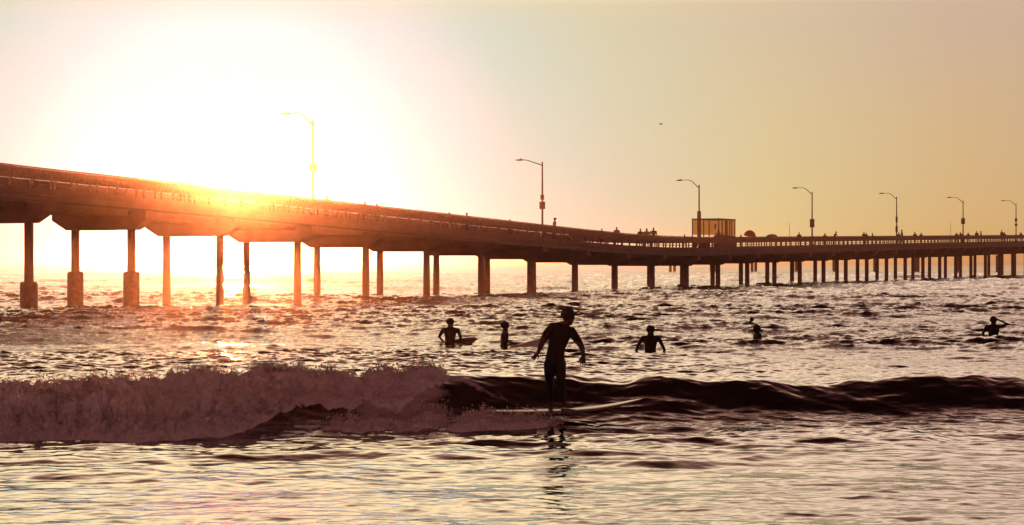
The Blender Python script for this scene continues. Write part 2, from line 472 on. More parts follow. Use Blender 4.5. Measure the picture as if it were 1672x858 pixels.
Pm = roller(-13.0, -3.55, 760, 210,
            lambda X: np.interp(X, [-13, -8.7, -7, -5.6, -4.7, -4.15, -3.55], [31.2, 31.15, 30.95, 31.05, 31.75, 32.6, 33.9]) + .12 * np.sin(X * 3.1) + .07 * np.sin(X * 7.7 + 2 * np.sin(X)) + .03 * np.sin(X * 19),
            lambda X: crestY(X) - .75 + .12 * np.sin(X * 2.7) + .08 * np.sin(X * 6.1),
            lambda X, T, Y: np.interp(X, [-13, -4.6, -3.6], [1, .9, .35]) * (.44 * np.minimum(1, np.sqrt(np.clip(T, 0, 1) / .18)) * (1 - .9 * sst(.35, .95, T))),
            .44, 2.0, 26000)
Pl = roller(-4.6, -1.1, 300, 70,
            lambda X: crestY(X) + np.interp(X, [-4.6, -3.6, -2.6, -1.9, -1.1], [-1.5, -1.3, -1.2, -1.35, -.5]) + .10 * np.sin(X * 7) + .06 * np.sin(X * 17 + 1),
            lambda X: crestY(X) + .4,
            lambda X, T, Y: .09 * np.sin(np.pi * np.clip(T, 0, 1)) ** .6,
            .13, 9.0, 7000)
Pb = roller(-3.2, -.9, 230, 70,
            lambda X: crestY(X) + np.interp(X, [-3.2, -2.4, -1.4, -.9], [-2.5, -2.75, -2.6, -2.5]) + .08 * np.sin(X * 8) + .05 * np.sin(X * 21),
            lambda X: crestY(X) + np.interp(X, [-3.2, -2.4, -1.4, -.9], [-1.9, -1.5, -1.3, -1.9]) + .15 * np.sin(X * 6 + 2) + .08 * np.sin(X * 15),
            lambda X, T, Y: .07 * np.sin(np.pi * np.clip(T, 0, 1)),
            .14, 14.0, 4000)
Pc = roller(-1.1, .95, 240, 60,
            lambda X: crestY(X) + np.interp(X, [-1.1, -.5, .3, .95], [-2.75, -2.75, -2.75, -2.45]) + .04 * np.sin(X * 9),
            lambda X: crestY(X) + np.interp(X, [-1.1, -.5, .3, .95], [-2.1, -2.05, -2.1, -2.2]),
            lambda X, T, Y: .17 * np.sin(np.pi * np.clip(T, 0, 1)) ** .7 * np.interp(X, [-1.1, -.6, .3, .95], [.6, 1, .7, .15]),
            .11, 21.0, 4200)
allv = []; 
def join_grids(name, Ps):
    vs = []; fs = []; off = 0
    for P in Ps:
        ni, nj = P.shape[:2]; idx = np.arange(ni * nj).reshape(ni, nj) + off
        vs.append(P.reshape(-1, 3)); fs.append(np.stack([idx[:-1, :-1], idx[1:, :-1], idx[1:, 1:], idx[:-1, 1:]], -1).reshape(-1, 4)); off += ni * nj
    v = np.concatenate(vs).astype(np.float32); f = np.concatenate(fs).astype(np.int32)
    me = bpy.data.meshes.new(name)
    me.vertices.add(len(v)); me.vertices.foreach_set('co', v.ravel())
    me.loops.add(f.size); me.loops.foreach_set('vertex_index', f.ravel())
    me.polygons.add(len(f)); me.polygons.foreach_set('loop_start', np.arange(0, f.size, 4, dtype=np.int32))
    me.polygons.foreach_set('use_smooth', np.ones(len(f), dtype=bool)); me.update(calc_edges=True)
    return me
fme = join_grids('whitewater', [Pm, Pk, Pl, Pb, Pc]); fme.materials.append(FM)
fob = bpy.data.objects.new('whitewater', fme); COL.objects.link(fob)
tag(fob, 'tumbling pale whitewater of the breaking wave on the left', 'foam', kind='stuff')
# droplets thrown off the froth: small octahedra in one mesh
Q = np.concatenate(droplets); rg = np.random.default_rng(4)
rr = (.003 + rg.exponential(.0055, len(Q))).clip(0, .024)[:, None, None]
oct_v = np.array([[1, 0, 0], [-1, 0, 0], [0, 1, 0], [0, -1, 0], [0, 0, 1], [0, 0, -1]], float)
oct_f = np.array([[0, 2, 4], [2, 1, 4], [1, 3, 4], [3, 0, 4], [2, 0, 5], [1, 2, 5], [3, 1, 5], [0, 3, 5]])
V = (Q[:, None, :] + oct_v[None] * rr).reshape(-1, 3).astype(np.float32)
Fc = (oct_f[None] + (np.arange(len(Q)) * 6)[:, None, None]).reshape(-1, 3).astype(np.int32)
sme = bpy.data.meshes.new('sea_spray'); sme.vertices.add(len(V)); sme.vertices.foreach_set('co', V.ravel())
sme.loops.add(Fc.size); sme.loops.foreach_set('vertex_index', Fc.ravel())
sme.polygons.add(len(Fc)); sme.polygons.foreach_set('loop_start', np.arange(0, Fc.size, 3, dtype=np.int32)); sme.update(calc_edges=True)
SM = FM.copy(); SM.name = 'spray_drops'
for n_ in SM.node_tree.nodes:
    if n_.type == 'MIX_SHADER': n_.inputs[0].default_value = .75
sme.materials.append(SM)
sob = bpy.data.objects.new('sea_spray', sme); COL.objects.link(sob)
tag(sob, 'fine spray droplets thrown off the breaking wave', 'spray', kind='stuff')

# ------------------------------------------------------------------ pier
BENT = []     # (k, x, y, heading, rail-top z, cap-underside z)
ZT = {-4: 8.55, -3: 8.32, -2: 8.04, -1: 7.74, 0: 7.50, 1: 7.24, 2: 6.94, 3: 6.66, 4: 6.40, 5: 6.12, 6: 5.84, 7: 5.56, 8: 5.33, 9: 5.22, 10: 5.21, 11: 5.31}
px, py, ag, st, dc = -22.13, 113.95, 1.1354, 9.254, -.0018
for k in range(4): ag -= dc; px -= st * math.cos(ag); py -= st * math.sin(ag)
for k in range(-4, 31):
    zt = ZT.get(k, 5.31 + (k - 11) * .125)
    BENT.append((k, px, py, ag, zt, zt - (2.93 + (0 if k < 13 else min(.3, (k - 12) * .03)))))
    px += st * math.cos(ag); py += st * math.sin(ag); ag += dc
W2 = 2.004         # half the pile spacing; BENT points lie on the near pile row
HALF = 3.2
def pier_pt(kf, off=0.0, dz=0.0):
    """point at bent coordinate kf, off metres from the pier axis (near side negative), dz from rail top"""
    i = max(0, min(len(BENT) - 2, int(math.floor(kf + 4)))); f = kf + 4 - i
    A, B = BENT[i], BENT[i + 1]
    x = A[1] + (B[1] - A[1]) * f; y = A[2] + (B[2] - A[2]) * f; a = A[3] + (B[3] - A[3]) * f; z = A[4] + (B[4] - A[4]) * f
    nx, ny = -math.sin(a), math.cos(a)
    o = W2 + off
    return Vector((x + nx * o, y + ny * o, z + dz))
def pier_ang(kf):
    i = max(0, min(len(BENT) - 2, int(math.floor(kf + 4)))); return BENT[i][3]
K0, K1 = -4, 30
RAILH = 1.18
pier = empty('pier', (*pier_pt(10)[:2], 0)); tag(pier, 'long fishing pier on paired concrete piles sloping away to the right, lamps along it', 'pier')
def pbuild(mb, name, m, parent=pier, **kw):
    o = mb.build(name, m, None, **kw)
    o.parent = parent; o.matrix_parent_inverse = Matrix.Translation(parent.location).inverted() if parent is pier else Matrix.Identity(4)
    return o
def strip(dz0, dz1, o0, o1, step=1.0, k0=K0, k1=K1):
    """continuous longitudinal member following the pier"""
    mb = MB(); rg_ = []; kf = k0
    while kf <= k1 + 1e-6:
        rg_.append([pier_pt(kf, o0, dz0), pier_pt(kf, o1, dz0), pier_pt(kf, o1, dz1), pier_pt(kf, o0, dz1)]); kf += step
    return mb.rings(rg_)
pbuild(strip(-RAILH - .30, -RAILH, -HALF, HALF), 'deck', M['concrete'])
pbuild(strip(-RAILH - .62, -RAILH - .30, -HALF + .12, -HALF + .55), 'edge_beam', M['concrete'])
pbuild(strip(-RAILH - .62, -RAILH - .30, HALF - .55, HALF - .12), 'edge_beam', M['concrete'])
for off in (-1.9, -.65, .65, 1.9): pbuild(strip(-RAILH - .95, -RAILH - .30, off - .2, off + .2), 'girder', M['concrete'])
pbuild(strip(-RAILH - .72, -RAILH - .56, -HALF - .05, -HALF + .10), 'utility_pipe', M['steel'])
for sgn in (-1, 1):
    e = sgn * HALF
    pbuild(strip(-RAILH, -RAILH + .07, e - sgn * .30, e), 'kerb', M['concrete'])
    pbuild(strip(-.06, 0, e - sgn * .22, e + sgn * .02), 'top_rail', M['timber'])
    for z0, z1 in ((-.29, -.085), (-.49, -.292), (-.64, -.492)):
        pbuild(strip(z0, z1, e - sgn * .10, e - sgn * .045), 'rail_board', M['timber'])
    pbuild(strip(-.90, -.865, e - sgn * .09, e - sgn * .05), 'pipe_rail', M['timber'])
    # posts: the nearest fifty each side as parts, the rest as one
    def post(kf, ang_, mb):
        p = pier_pt(kf, e - sgn * .16, -RAILH / 2 - .03); d = Vector((math.cos(ang_), math.sin(ang_), 0)); nn = Vector((-d.y, d.x, 0))
        mb.quadbox(p, d * .06, nn * .055, Vector((0, 0, RAILH / 2 - .035)))
    ks = [K0 + .1 + i * .2 for i in range(int((K1 - K0) / .2))]
    vis = [q for q in ks if q > -1.8]
    for q in vis[:50]:
        mb = MB(); post(q, pier_ang(q), mb); pbuild(mb, 'rail_post', M['timber'])
    mb = MB()
    for q in ks:
        if q not in vis[:50]: post(q, pier_ang(q), mb)
    o = pbuild(mb, 'rail_post', M['timber']); o['kind'] = 'stuff'
# bents
for (k, x, y, a, zt, zc) in BENT:
    d = Vector((math.cos(a), math.sin(a), 0)); n = Vector((-d.y, d.x, 0)); C0 = Vector((x, y, 0)) + n * W2
    ztop = zt - RAILH - .95
    mb = MB(); L = 3.38; T0 = 2.35; hw = .46; e_ = max(.12, (ztop - zc) * .28)
    prof = [(-L, ztop + .30), (L, ztop + .30), (L, ztop - e_), (T0, zc), (-T0, zc), (-L, ztop - e_)]
    mb.rings([[C0 + n * o_ + d * s_ + Vector((0, 0, z_)) for (o_, z_) in prof] for s_ in (-hw, hw)])
    # the cap is notched under the girders so the girders rest inside it
    pbuild(mb, 'bent_cap', M['concrete'], bevel=.03)
    for sg in (-1, 1):
        P0 = C0 + n * W2 * sg
        mb = MB(); mb.tube([P0 + Vector((0, 0, -1.4)), P0 + Vector((0, 0, zc + .05))], [.262, .25], 16)
        pl = pbuild(mb, 'pile', M['concrete'], smooth=False)
        jacket = (k in (-1, -2, -3) and True) or k == 0
        if jacket:
            tz = {0: 2.15, -1: 1.65}.get(k, 1.8)
            jb = MB(); jb.tube([P0 + Vector((0, 0, -1.4)), P0 + Vector((0, 0, tz - .12)), P0 + Vector((0, 0, tz))], [.48, .48, .42], 16)
            j = jb.build('pile_jacket', M['concrete_dark']); j.parent = pl
# far arm of the pier
arm = empty('pier', (140, 560, 0)); tag(arm, 'distant arm of the pier, thin pale paired piles seen under the main deck at right', 'pier')
ax = [(1098 + i * 66.5, 552 - i * 4.0) for i in range(10)]
mb = MB(); pa = Vector(((ax[0][0] - 836 - 30) * .18, ax[0][1], 4.6)); pb = Vector(((ax[-1][0] - 836) * .16, ax[-1][1], 5.2))
mb.beam(pa, pb, 6, .8); o = mb.build('deck', M['concrete'], arm); o.location = -arm.location
mb = MB(); mb.beam(pa + Vector((0, -2.9, 1.45)), pb + Vector((0, -2.9, 1.45)), .15, .5); o = mb.build('railing', M['timber'], arm); o.location = -arm.location
for i, (xp, Y) in enumerate(ax):
    for s in (-1, 1):
        X = (xp - 836) / F * Y + s * .75
        mb = MB(); mb.tube([(X, Y + s * 2, -1.3), (X, Y + s * 2, 4.35)], .42, 10); o = mb.build('pile', M['concrete'], arm); o.location = -arm.location

# ------------------------------------------------------------------ street lamps
def solve_k(xpx, off):
    lo, hi = -3.5, 29.0
    for _ in range(50):
        m_ = (lo + hi) / 2; p = pier_pt(m_, off)
        if 836 + p.x / p.y * F < xpx: lo = m_
        else: hi = m_
    return lo
def lamp(xp, label, boxes, straight=False, H=5.15, rise=.62, reach=2.0):
    kf = solve_k(xp, -HALF + .35)
    p = pier_pt(kf, -HALF + .35, -RAILH); a = pier_ang(kf)
    r = empty('street_lamp', p, a + math.pi / 2)      # local +X points across the deck
    tag(r, label, 'street lamp', 'street lamps along the pier')
    H0 = RAILH + H
    MB().tube([(0, 0, 0), (0, 0, .25), (0, 0, .26), (0, 0, H0)], [.16, .16, .10, .065], 12).build('pole', M['steel'], r, smooth=True)
    MB().ball((0, 0, H0 + .04), (.07, .07, .1)).build('pole_cap', M['steel'], r, smooth=True)
    if straight: pts = [(0, 0, H0 - .18), (.35, 0, H0 - .06), (.9, 0, H0 + .12), (1.4, 0, H0 + .28), (reach - .2, 0, H0 + .33)]
    else: pts = [(0, 0, H0 - .22), (.3, 0, H0 + .05), (.6, 0, H0 + .33), (.9, 0, H0 + .54), (1.2, 0, H0 + .63), (reach - .2, 0, H0 + rise)]
    z1 = pts[-1][2]
    MB().tube(pts, [.05, .045, .04, .035, .03, .03][:len(pts)], 8).build('arm', M['steel'], r, smooth=True)
    hd = MB().ball((reach + .08, 0, z1 - .005), (.42, .15, .065), 14, 8).build('lamp_head', M['steel'], r, smooth=True)
    MB().tube([(reach, 0, z1 + .04), (reach, 0, z1 + .14)], .04, 8).build('photocell', M['steel'], hd)
    MB().ball((reach + .16, 0, z1 - .05), (.2, .11, .045), 12, 6).build('lens', M['board'], hd, smooth=True)
    for (z, w, h) in boxes:
        # boards are turned to face along the pier walkers, clamped to the pole
        MB().quadbox((0, 0, RAILH + z), (w / 2, 0, 0), (0, .10, 0), (0, 0, h / 2)).build('sign_board' if w > .3 else 'junction_box', M['sign'], r, bevel=.015)
    return r
lamp(511, 'street lamp nearest the sun glare with one square board halfway up its pole', [(2.12, .52, .5)])
lamp(885.5, 'second street lamp from the left, with a straighter sloping arm and two stacked boxes', [(2.3, .26, .42), (1.62, .46, .62)], True)
lamp(1141.5, 'street lamp rising from the glazed shelter, with a tall dark casing on its lower pole', [(1.3, .36, 2.6)])
lamp(1326, 'street lamp right of the open umbrella with a tall board low on its pole', [(1.55, .52, 1.0)])
lamp(1464, 'street lamp with two thin boxes on its pole, third from the right edge', [(2.2, .26, .75), (.9, .28, .85)])
lamp(1572.5, 'street lamp beside the thin mast with one dark square board, second from the right edge', [(2.15, .55, .9)])
lamp(1659, 'farthest street lamp at the right edge with two small dark boxes', [(2.5, .38, .55), (1.7, .38, .4)])

# ------------------------------------------------------------------ kiosk / glazed shelter
ck = 10.97; a = pier_ang(ck)
sh = empty('glazed_shelter', pier_pt(ck, -HALF + 1.55, -RAILH), a)
tag(sh, 'boxy glazed shelter with thin dark frame and amber panes on the pier deck', 'shelter')
LX, LY, HT, SB = 2.5, 1.45, 3.02, 1.35
fr = MB()
for xx in (-LX, -1.45, -.3, .05, .85, 1.5, LX):
    for yy in (-LY, LY):
        if abs(xx) < LX and yy > 0 and xx not in (-.3, .85): continue
        fr.quadbox((xx, yy, HT / 2), (.045 if xx != -.3 else .16, 0, 0), (0, .045, 0), (0, 0, HT / 2 - .05))
for yy in (-LY, LY): fr.quadbox((0, yy, HT), (LX + .08, 0, 0), (0, .06, 0), (0, 0, .06))
for xx in (-LX, LX): fr.quadbox((xx, 0, HT - .003), (.055, 0, 0), (0, LY - .06, 0), (0, 0, .055))
fr.build('frame', M['steel'], sh)
MB().quadbox((0, -LY - .03, SB / 2), (LX - .06, 0, 0), (0, .03, 0), (0, 0, SB / 2)).build('lower_panel', M['timber'], sh)
MB().quadbox((0, LY - .12, SB / 2 - .2), (LX - .06, 0, 0), (0, .03, 0), (0, 0, SB / 2 - .2)).build('lower_panel', M['timber'], sh)
xs = [-LX, -1.45, -.3, .05, .85, 1.5, LX]
for i in range(6):
    MB().quadbox(((xs[i] + xs[i + 1]) / 2, -LY, (SB + HT) / 2), ((xs[i + 1] - xs[i]) / 2 - .04, 0, 0), (0, .006, 0), (0, 0, (HT - SB) / 2 - .04)).build('window_pane', M['pane'], sh)
xs = [-LX, -.3, .85, LX]
for i in range(3):
    MB().quadbox(((xs[i] + xs[i + 1]) / 2, LY, (SB + HT) / 2), ((xs[i + 1] - xs[i]) / 2 - .04, 0, 0), (0, .006, 0), (0, 0, (HT - SB) / 2 - .04)).build('window_pane', M['pane'], sh)
for sx in (-1, 1):
    MB().quadbox((sx * LX, 0, (SB + HT) / 2), (.006, 0, 0), (0, LY - .05, 0), (0, 0, (HT - SB) / 2 - .04)).build('window_pane', M['pane'], sh)
MB().quadbox((.45, 0, 2.3), (.16, 0, 0), (0, .03, 0), (0, 0, .26)).build('hanging_sign', M['sign'], sh)
pt = empty('planter', pier_pt(ck, -HALF + .75, -RAILH), a)
tag(pt, 'low leafy planter inside the glazed shelter behind its amber panes', 'planter')
MB().quadbox((.2, 0, .62), (1.9, 0, 0), (0, .22, 0), (0, 0, .6)).build('trough', M['timber'], pt, bevel=.02)
lv = MB(); r2 = random.Random(3)
for i in range(900):
    c = Vector((.2 + r2.uniform(-1.95, 1.95), r2.uniform(-.25, .25), 1.2 + abs(r2.gauss(0, .14)) * (1 + .5 * math.sin(i)))); u_ = Vector((r2.gauss(0, 1), r2.gauss(0, 1), r2.gauss(0, 1))).normalized() * .06; v_ = u_.orthogonal().normalized() * .03
    n0 = len(lv.v); lv.v += [c - u_, c + v_, c + u_, c - v_]; lv.f.append([n0, n0 + 1, n0 + 2, n0 + 3])
lv.build('foliage', mat('leaves', (.06, .07, .03), .7, 8, .3), pt)

# ------------------------------------------------------------------ umbrellas, masts, bird
def umbrella(kf, off, label, w, h, zc, tilt, topz):
    r = empty('parasol', pier_pt(kf, off, -RAILH), 0); tag(r, label, 'umbrella', 'umbrellas on the pier')
    MB().tube([(0, 0, 0), (0, 0, RAILH + topz - .1)], .025, 8).build('pole', M['steel'], r)
    Rm = Matrix.Rotation(tilt, 3, 'Y'); rg_ = []
    for i in range(6):
        f = i / 5; rr_ = w / 2 * math.sin(f * math.pi / 2) + .01; z = h * math.cos(f * math.pi / 2)
        rg_.append([Vector((0, 0, RAILH + topz - h)) + Rm @ Vector((rr_ * math.cos(q * math.pi / 8) * (1 - .04 * (q % 2)), rr_ * math.sin(q * math.pi / 8) * (1 - .04 * (q % 2)), z)) for q in range(16)])
    o = MB().rings(rg_, caps=False).build('canopy', M['canopy'], r, smooth=True)
    md = o.modifiers.new('s', 'SOLIDIFY'); md.thickness = .015
    return r
umbrella(solve_k(1224, -1.6), -1.6, 'tilted orange umbrella open just right of the glazed shelter', 1.35, .72, 0, .25, .72)
umbrella(solve_k(1260, -1.2), -1.2, 'low flat umbrella whose top barely clears the rail', 1.35, .35, 0, -.05, .28)
def rod(kf, h, label):
    r = empty('fishing_rod', pier_pt(kf, -HALF + .28, -RAILH), 0); tag(r, label, 'fishing rod', 'thin rods standing at the rail')
    MB().tube([(0, 0, .1), (.01, 0, .6), (0, 0, RAILH + h * .6), (-.04, 0, RAILH + h)], [.03, .03, .022, .012], 8).build('blank', M['steel'], r)
    MB().tube([(.0, -.04, .55), (.0, .09, .55)], .05, 10).build('reel', M['steel'], r)
    MB().tube([(0, 0, .12), (.006, 0, .55)], .04, 8).build('handle', M['timber'], r)
rod(solve_k(1289, -HALF + .28), 1.65, 'thin fishing rod upright left of the lamp with the tall low board')
rod(solve_k(1552, -HALF + .28), 2.0, 'thin fishing rod upright just left of the second lamp from the right edge')

# gull
D = 120.0
gl = empty('gull', ((1079 - 836) / F * D, D, CAMZ + (427 - 203) / F * D), .4)
tag(gl, 'tiny gull gliding alone high in the sky above the pier', 'bird')
gb = MB(); gb.ball((0, 0, 0), (.19, .06, .06)); gb.ball((.19, 0, .03), (.06, .04, .04)); gb.ball((-.2, 0, 0), (.09, .05, .015))
for s in (-1, 1):
    gb.rings([[(x_ + .07, s * .03, z_) for x_, z_ in ((0, .01), (-.14, .01), (-.14, 0), (0, 0))], [(.06 + x_, s * .25, .08 + z_) for x_, z_ in ((0, .012), (-.13, .012), (-.13, 0), (0, 0))], [(x_ - .04, s * .52, .05 + z_) for x_, z_ in ((0, .006), (-.05, .006), (-.05, 0), (0, 0))]])
o = remeshed(gb, 'body', .012, 1, (M['feather'],), parent=gl); gl.scale = (.55, .55, .55)

# ------------------------------------------------------------------ people on the pier
def limb(mb, pts, rad, n=8):
    mb.tube(pts, rad, n)
    for p, r_ in zip(pts, rad): mb.ball(p, r_ * .99, n, 6)
def walker_mesh(kind):
    """standing figure 1.72 m, facing +Y"""
    mb = MB()
    fold = kind in ('leaning',)
    lean = .22 if fold else .03
    hip = .9
    limb(mb, [(-.09, 0, hip), (-.10, .03, .48), (-.10, -.02 + (.12 if kind == 'walking' else 0), .09)], [.085, .06, .045])
    limb(mb, [(.09, 0, hip), (.10, .04, .48), (.11, -.02 - (.14 if kind == 'walking' else 0), .09)], [.085, .06, .045])
    for s, dy in ((-.10, .12 if kind == 'walking' else 0), (.11, -.14 if kind == 'walking' else 0)):
        mb.ball((s, .05 + dy, .045), (.045, .12, .045))
    w = .17 if kind == 'slim' else .2
    mb.rings([[(c_[0] + rx * math.cos(q * math.pi / 6), c_[1] + ry * math.sin(q * math.pi / 6), c_[2]) for q in range(12)] for c_, rx, ry in
              [((0, 0, .82), .15, .1), ((0, 0, .95), .165, .115), ((0, lean * .4, 1.12), w * .75, .105), ((0, lean * .8, 1.32), w * .95, .12), ((0, lean, 1.42), w * .9, .09), ((0, lean, 1.48), .06, .05)]])
    sh_ = 1.4
    if fold:
        for s in (-1, 1): limb(mb, [(s * w, lean, sh_), (s * .28, .32, 1.16), (s * .08, .5, 1.12)], [.055, .045, .035])
    elif kind == 'phone':
        limb(mb, [(w, lean, sh_), (.27, .12, 1.15), (.12, .25, 1.42)], [.055, .045, .035]); limb(mb, [(-w, lean, sh_), (-.26, 0, 1.13), (-.24, .1, .88)], [.055, .045, .035])
    else:
        for s in (-1, 1): limb(mb, [(s * w, lean, sh_), (s * (w + .06), -.01, 1.13), (s * (w + .04), .1, .87)], [.055, .043, .035])
    hy = lean + (.08 if fold else .01)
    limb(mb, [(0, lean, 1.44), (0, hy, 1.55)], [.055, .055])
    mb.ball((0, hy, 1.62), (.078, .095, .115), 12, 9); mb.ball((0, hy + .095, 1.61), (.014, .02, .02))
    if kind == 'hair': mb.ball((0, hy - .04, 1.56), (.09, .07, .17))
    if kind == 'hat': mb.ball((0, hy, 1.69), (.10, .11, .06)); mb.ball((0, hy + .09, 1.68), (.07, .1, .012))
    o = remeshed(mb, 'body', .028, 2, (M['cloth_dark'], M['skin']), lambda c: 1 if (c.z > 1.5 and kind != 'hat') else 0)
    me = o.data; bpy.data.objects.remove(o)
    me2 = me.copy(); me2.name = 'body'; me2.materials[0] = M['cloth_red']
    return me, me2
WK = {k: walker_mesh(k) for k in ('standing', 'leaning', 'walking', 'phone', 'hair', 'slim', 'hat')}
def solve_k(xpx, off):
    lo, hi = -3.5, 29.0
    for _ in range(50):
        m_ = (lo + hi) / 2; p = pier_pt(m_, off)
        if 836 + p.x / p.y * F < xpx: lo = m_
        else: hi = m_
    return lo
PPL = [  # photo x, visible height above rail (px), kind, facing, colour, off, label
    (298, 3, 'leaning', .3, 0, -2.5, 'person whose head just clears the rail left of the sun glare'),
    (309, 5, 'slim', 1.5, 1, -2.3, 'slim standing person faint at the left rim of the sun glare'),
    (534, 9, 'standing', 2.6, 1, -2.6, 'broad person standing just right of the lamp nearest the sun'),
    (596, 7, 'standing', .2, 0, -2.5, 'person showing a round head above the rail, mid way between the first two lamps'),
    (616, 4, 'leaning', .1, 0, -2.6, 'person bent low over the rail right of the round headed one'),
    (736, 3, 'leaning', .4, 1, -2.5, 'person bent so low that only hair shows above the rail'),
    (763, 7, 'slim', 1.2, 1, -2.5, 'slim lone person on the sloping rail left of the second lamp'),
    (834, 3, 'leaning', .2, 0, -2.4, 'stooping person nearly hidden by the rail just left of the second lamp'),
    (905, 14, 'hat', -1.3, 0, -2.75, 'tall person in a peaked cap just right of the second lamp'),
    (984, 4, 'leaning', .2, 0, -2.5, 'person stooped behind the rail over the first open gap'),
    (1007, 10, 'standing', 2.9, 1, -2.6, 'person in loose shirt alone left of the group of three'),
    (1046, 10, 'standing', .3, 0, -2.7, 'person with wide shoulders at the left of the group of three'),
    (1056, 11, 'hair', .1, 1, -2.7, 'long haired slim person in the middle of the group of three'),
    (1067, 13, 'standing', -.2, 0, -2.7, 'tallest person at the right of the group of three'),
    (1118, 4, 'slim', .2, 0, -2.5, 'person alone just left of the glazed shelter'),
    (1174, 17, 'phone', 1.2, 0, -1.4, 'person inside the glazed shelter behind the panes'),
    (1210, 4, 'slim', .2, 1, -2.4, 'slim person between the glazed shelter and the orange umbrella'),
    (1305, 7, 'standing', .3, 0, -2.7, 'person with raised elbows left of the lamp with the tall low board'),
    (1347, 5, 'hair', .3, 1, -2.4, 'slight person right of the lamp with the tall low board'),
    (1361, 7, 'leaning', -1.3, 0, -2.7, 'person leaning sideways on the rail right of the slight one'),
    (1411, 7, 'standing', .3, 0, -2.7, 'left one of two people midway between two right hand lamps'),
    (1415, 5, 'slim', .3, 1, -2.3, 'right one of two people midway between two right hand lamps'),
    (1425, 5, 'slim', 1.0, 1, -2.0, 'small slim person right of the close pair'),
    (1473, 10, 'walking', 1.4, 0, -2.7, 'tall person striding right of the lamp with two thin boxes'),
    (1468, 6, 'standing', .5, 0, -2.2, 'shorter person close behind the striding one'),
    (1494, 6, 'hat', .3, 0, -2.7, 'stocky person in a hat halfway to the thin upright rod'),
    (1504, 5, 'hair', .4, 1, -2.4, 'slight person next to the stocky one in a hat'),
    (1562, 5, 'standing', .3, 0, -2.6, 'person just right of the far thin rod'),
    (1570, 5, 'leaning', .3, 0, -2.7, 'person leaning at the foot of the second lamp from the right edge'),
    (1581, 5, 'slim', .3, 1, -2.2, 'slim person right of the second lamp from the right edge'),
    (1595, 7, 'standing', .3, 0, -2.7, 'left figure of the well spaced two before the last lamp'),
    (1602, 7, 'walking', 1.3, 0, -2.4, 'right figure of the well spaced two before the last lamp'),
    (1636, 8, 'standing', .5, 0, -2.7, 'taller person left of the farthest lamp'),
    (1640, 5, 'hair', .3, 1, -2.3, 'shorter person beside the taller one left of the farthest lamp'),
    (1667, 5, 'standing', .3, 0, -2.6, 'person at the extreme right edge of the pier'),
]
for (xp, vis, kind, rz, colr, off, lab) in PPL:
    kf = solve_k(xp, off); p = pier_pt(kf, off, -RAILH); nr = pier_pt(kf, -HALF)
    # choose body height so the head shows as much above the rail as seen
    want = RAILH + vis * p.y / F
    natural = {'leaning': 1.66}.get(kind, 1.74)
    sc = max(.80, min(1.16, want / natural))
    e = empty('person', p, rz); e.scale = (max(sc, .92) * 1.12,) * 2 + (sc,)
    tag(e, lab, 'person', 'people on the pier')
    bo = bpy.data.objects.new('body', WK[kind][colr]); COL.objects.link(bo); bo.parent = e

# ------------------------------------------------------------------ surfboards
def board(name, L, Wd, th, rocker, m, parent=None, fin=False):
    """long axis +X (nose), flat-bottomed deck up, centre at origin"""
    mb = MB(); rg_ = []
    for i in range(33):
        f = -1 + 2 * i / 32
        w = Wd / 2 * max(.02, (1 - abs(f) ** (2.6 if f > 0 else 3.2)) ** .62)
        t2 = th / 2 * max(.12, (1 - abs(f) ** 4) ** .7)
        z = rocker * (max(0, f) ** 2.4) + rocker * .35 * (max(0, -f) ** 3)
        rg_.append([(f * L / 2, w * math.cos(q * math.pi / 9), z + t2 * math.sin(q * math.pi / 9)) for q in range(18)])
    mb.rings(rg_)
    r = empty(name) if parent is None else parent
    mb.build('board', m, r, smooth=True)
    mb = MB(); mb.rings([[(x_ * (1 - .2), y_, zz) for x_, y_ in ((-L * .5 + .25, -.006), (-L * .5 + .45, -.006), (-L * .5 + .45, .006), (-L * .5 + .25, .006))] if zz > -.1 else [(x_ - .08, y_, zz) for x_, y_ in ((-L * .4 + .02, -.003), (-L * .4 + .08, -.003), (-L * .4 + .08, .003), (-L * .4 + .02, .003))] for zz in (-.02, -.22)])
    mb.build('fin', M['board_dark'], r)
    mb = MB(); mb.beam((-L * .46, 0, th * .5 - .003 + rocker * .2), (L * .44, 0, th * .5 + rocker * .62), .012, .004)
    return r

# ------------------------------------------------------------------ the standing surfer
SY = 33.45; SXM = SY / F
def fromphoto(zx, zy, dy=0.0):     # position in the 4.64x enlargement of the figure -> metres
    X = (860 + zx / 4.64 - 836) * SXM; Z = CAMZ - (495 + zy / 4.64 - 427) * SXM
    return Vector((X, SY + dy, Z))
def V(zx, zy, dy=0.0): return fromphoto(zx, zy, dy)
sb = MB()
def ell(c, up, side, rx, ry, n=16):
    c = Vector(c); up = Vector(up).normalized(); side = (Vector(side) - up * Vector(side).dot(up)).normalized(); fw = up.cross(side)
    return [c + side * rx * math.cos(2 * math.pi * q / n) + fw * ry * math.sin(2 * math.pi * q / n) for q in range(n)]
k_ = 1 / 470 * SY / 31.6 * .98
tor = [(V(214, 492), 55, 48), (V(214, 455), 76, 60), (V(214, 425), 77, 60), (V(218, 385), 70, 52), (V(226, 340), 68, 50), (V(238, 295), 76, 52), (V(250, 250), 84, 56), (V(262, 205, -.01), 88, 52), (V(270, 175, -.02), 78, 44), (V(283, 155, -.03), 42, 32), (V(292, 142, -.03), 28, 28)]
rr_ = []
for i, (c, rx, ry) in enumerate(tor):
    tl = i / (len(tor) - 1); up = Vector((.05 + .25 * tl, 0, 1))
    side = Vector((1, -.10, -.12 - .28 * sst(.4, .8, tl)))
    rr_.append(ell(c, up, side, rx * k_, ry * k_))
sb.rings(rr_)
def L_(pts, rad, n=12): limb(sb, pts, [r_ * k_ for r_ in rad], n)
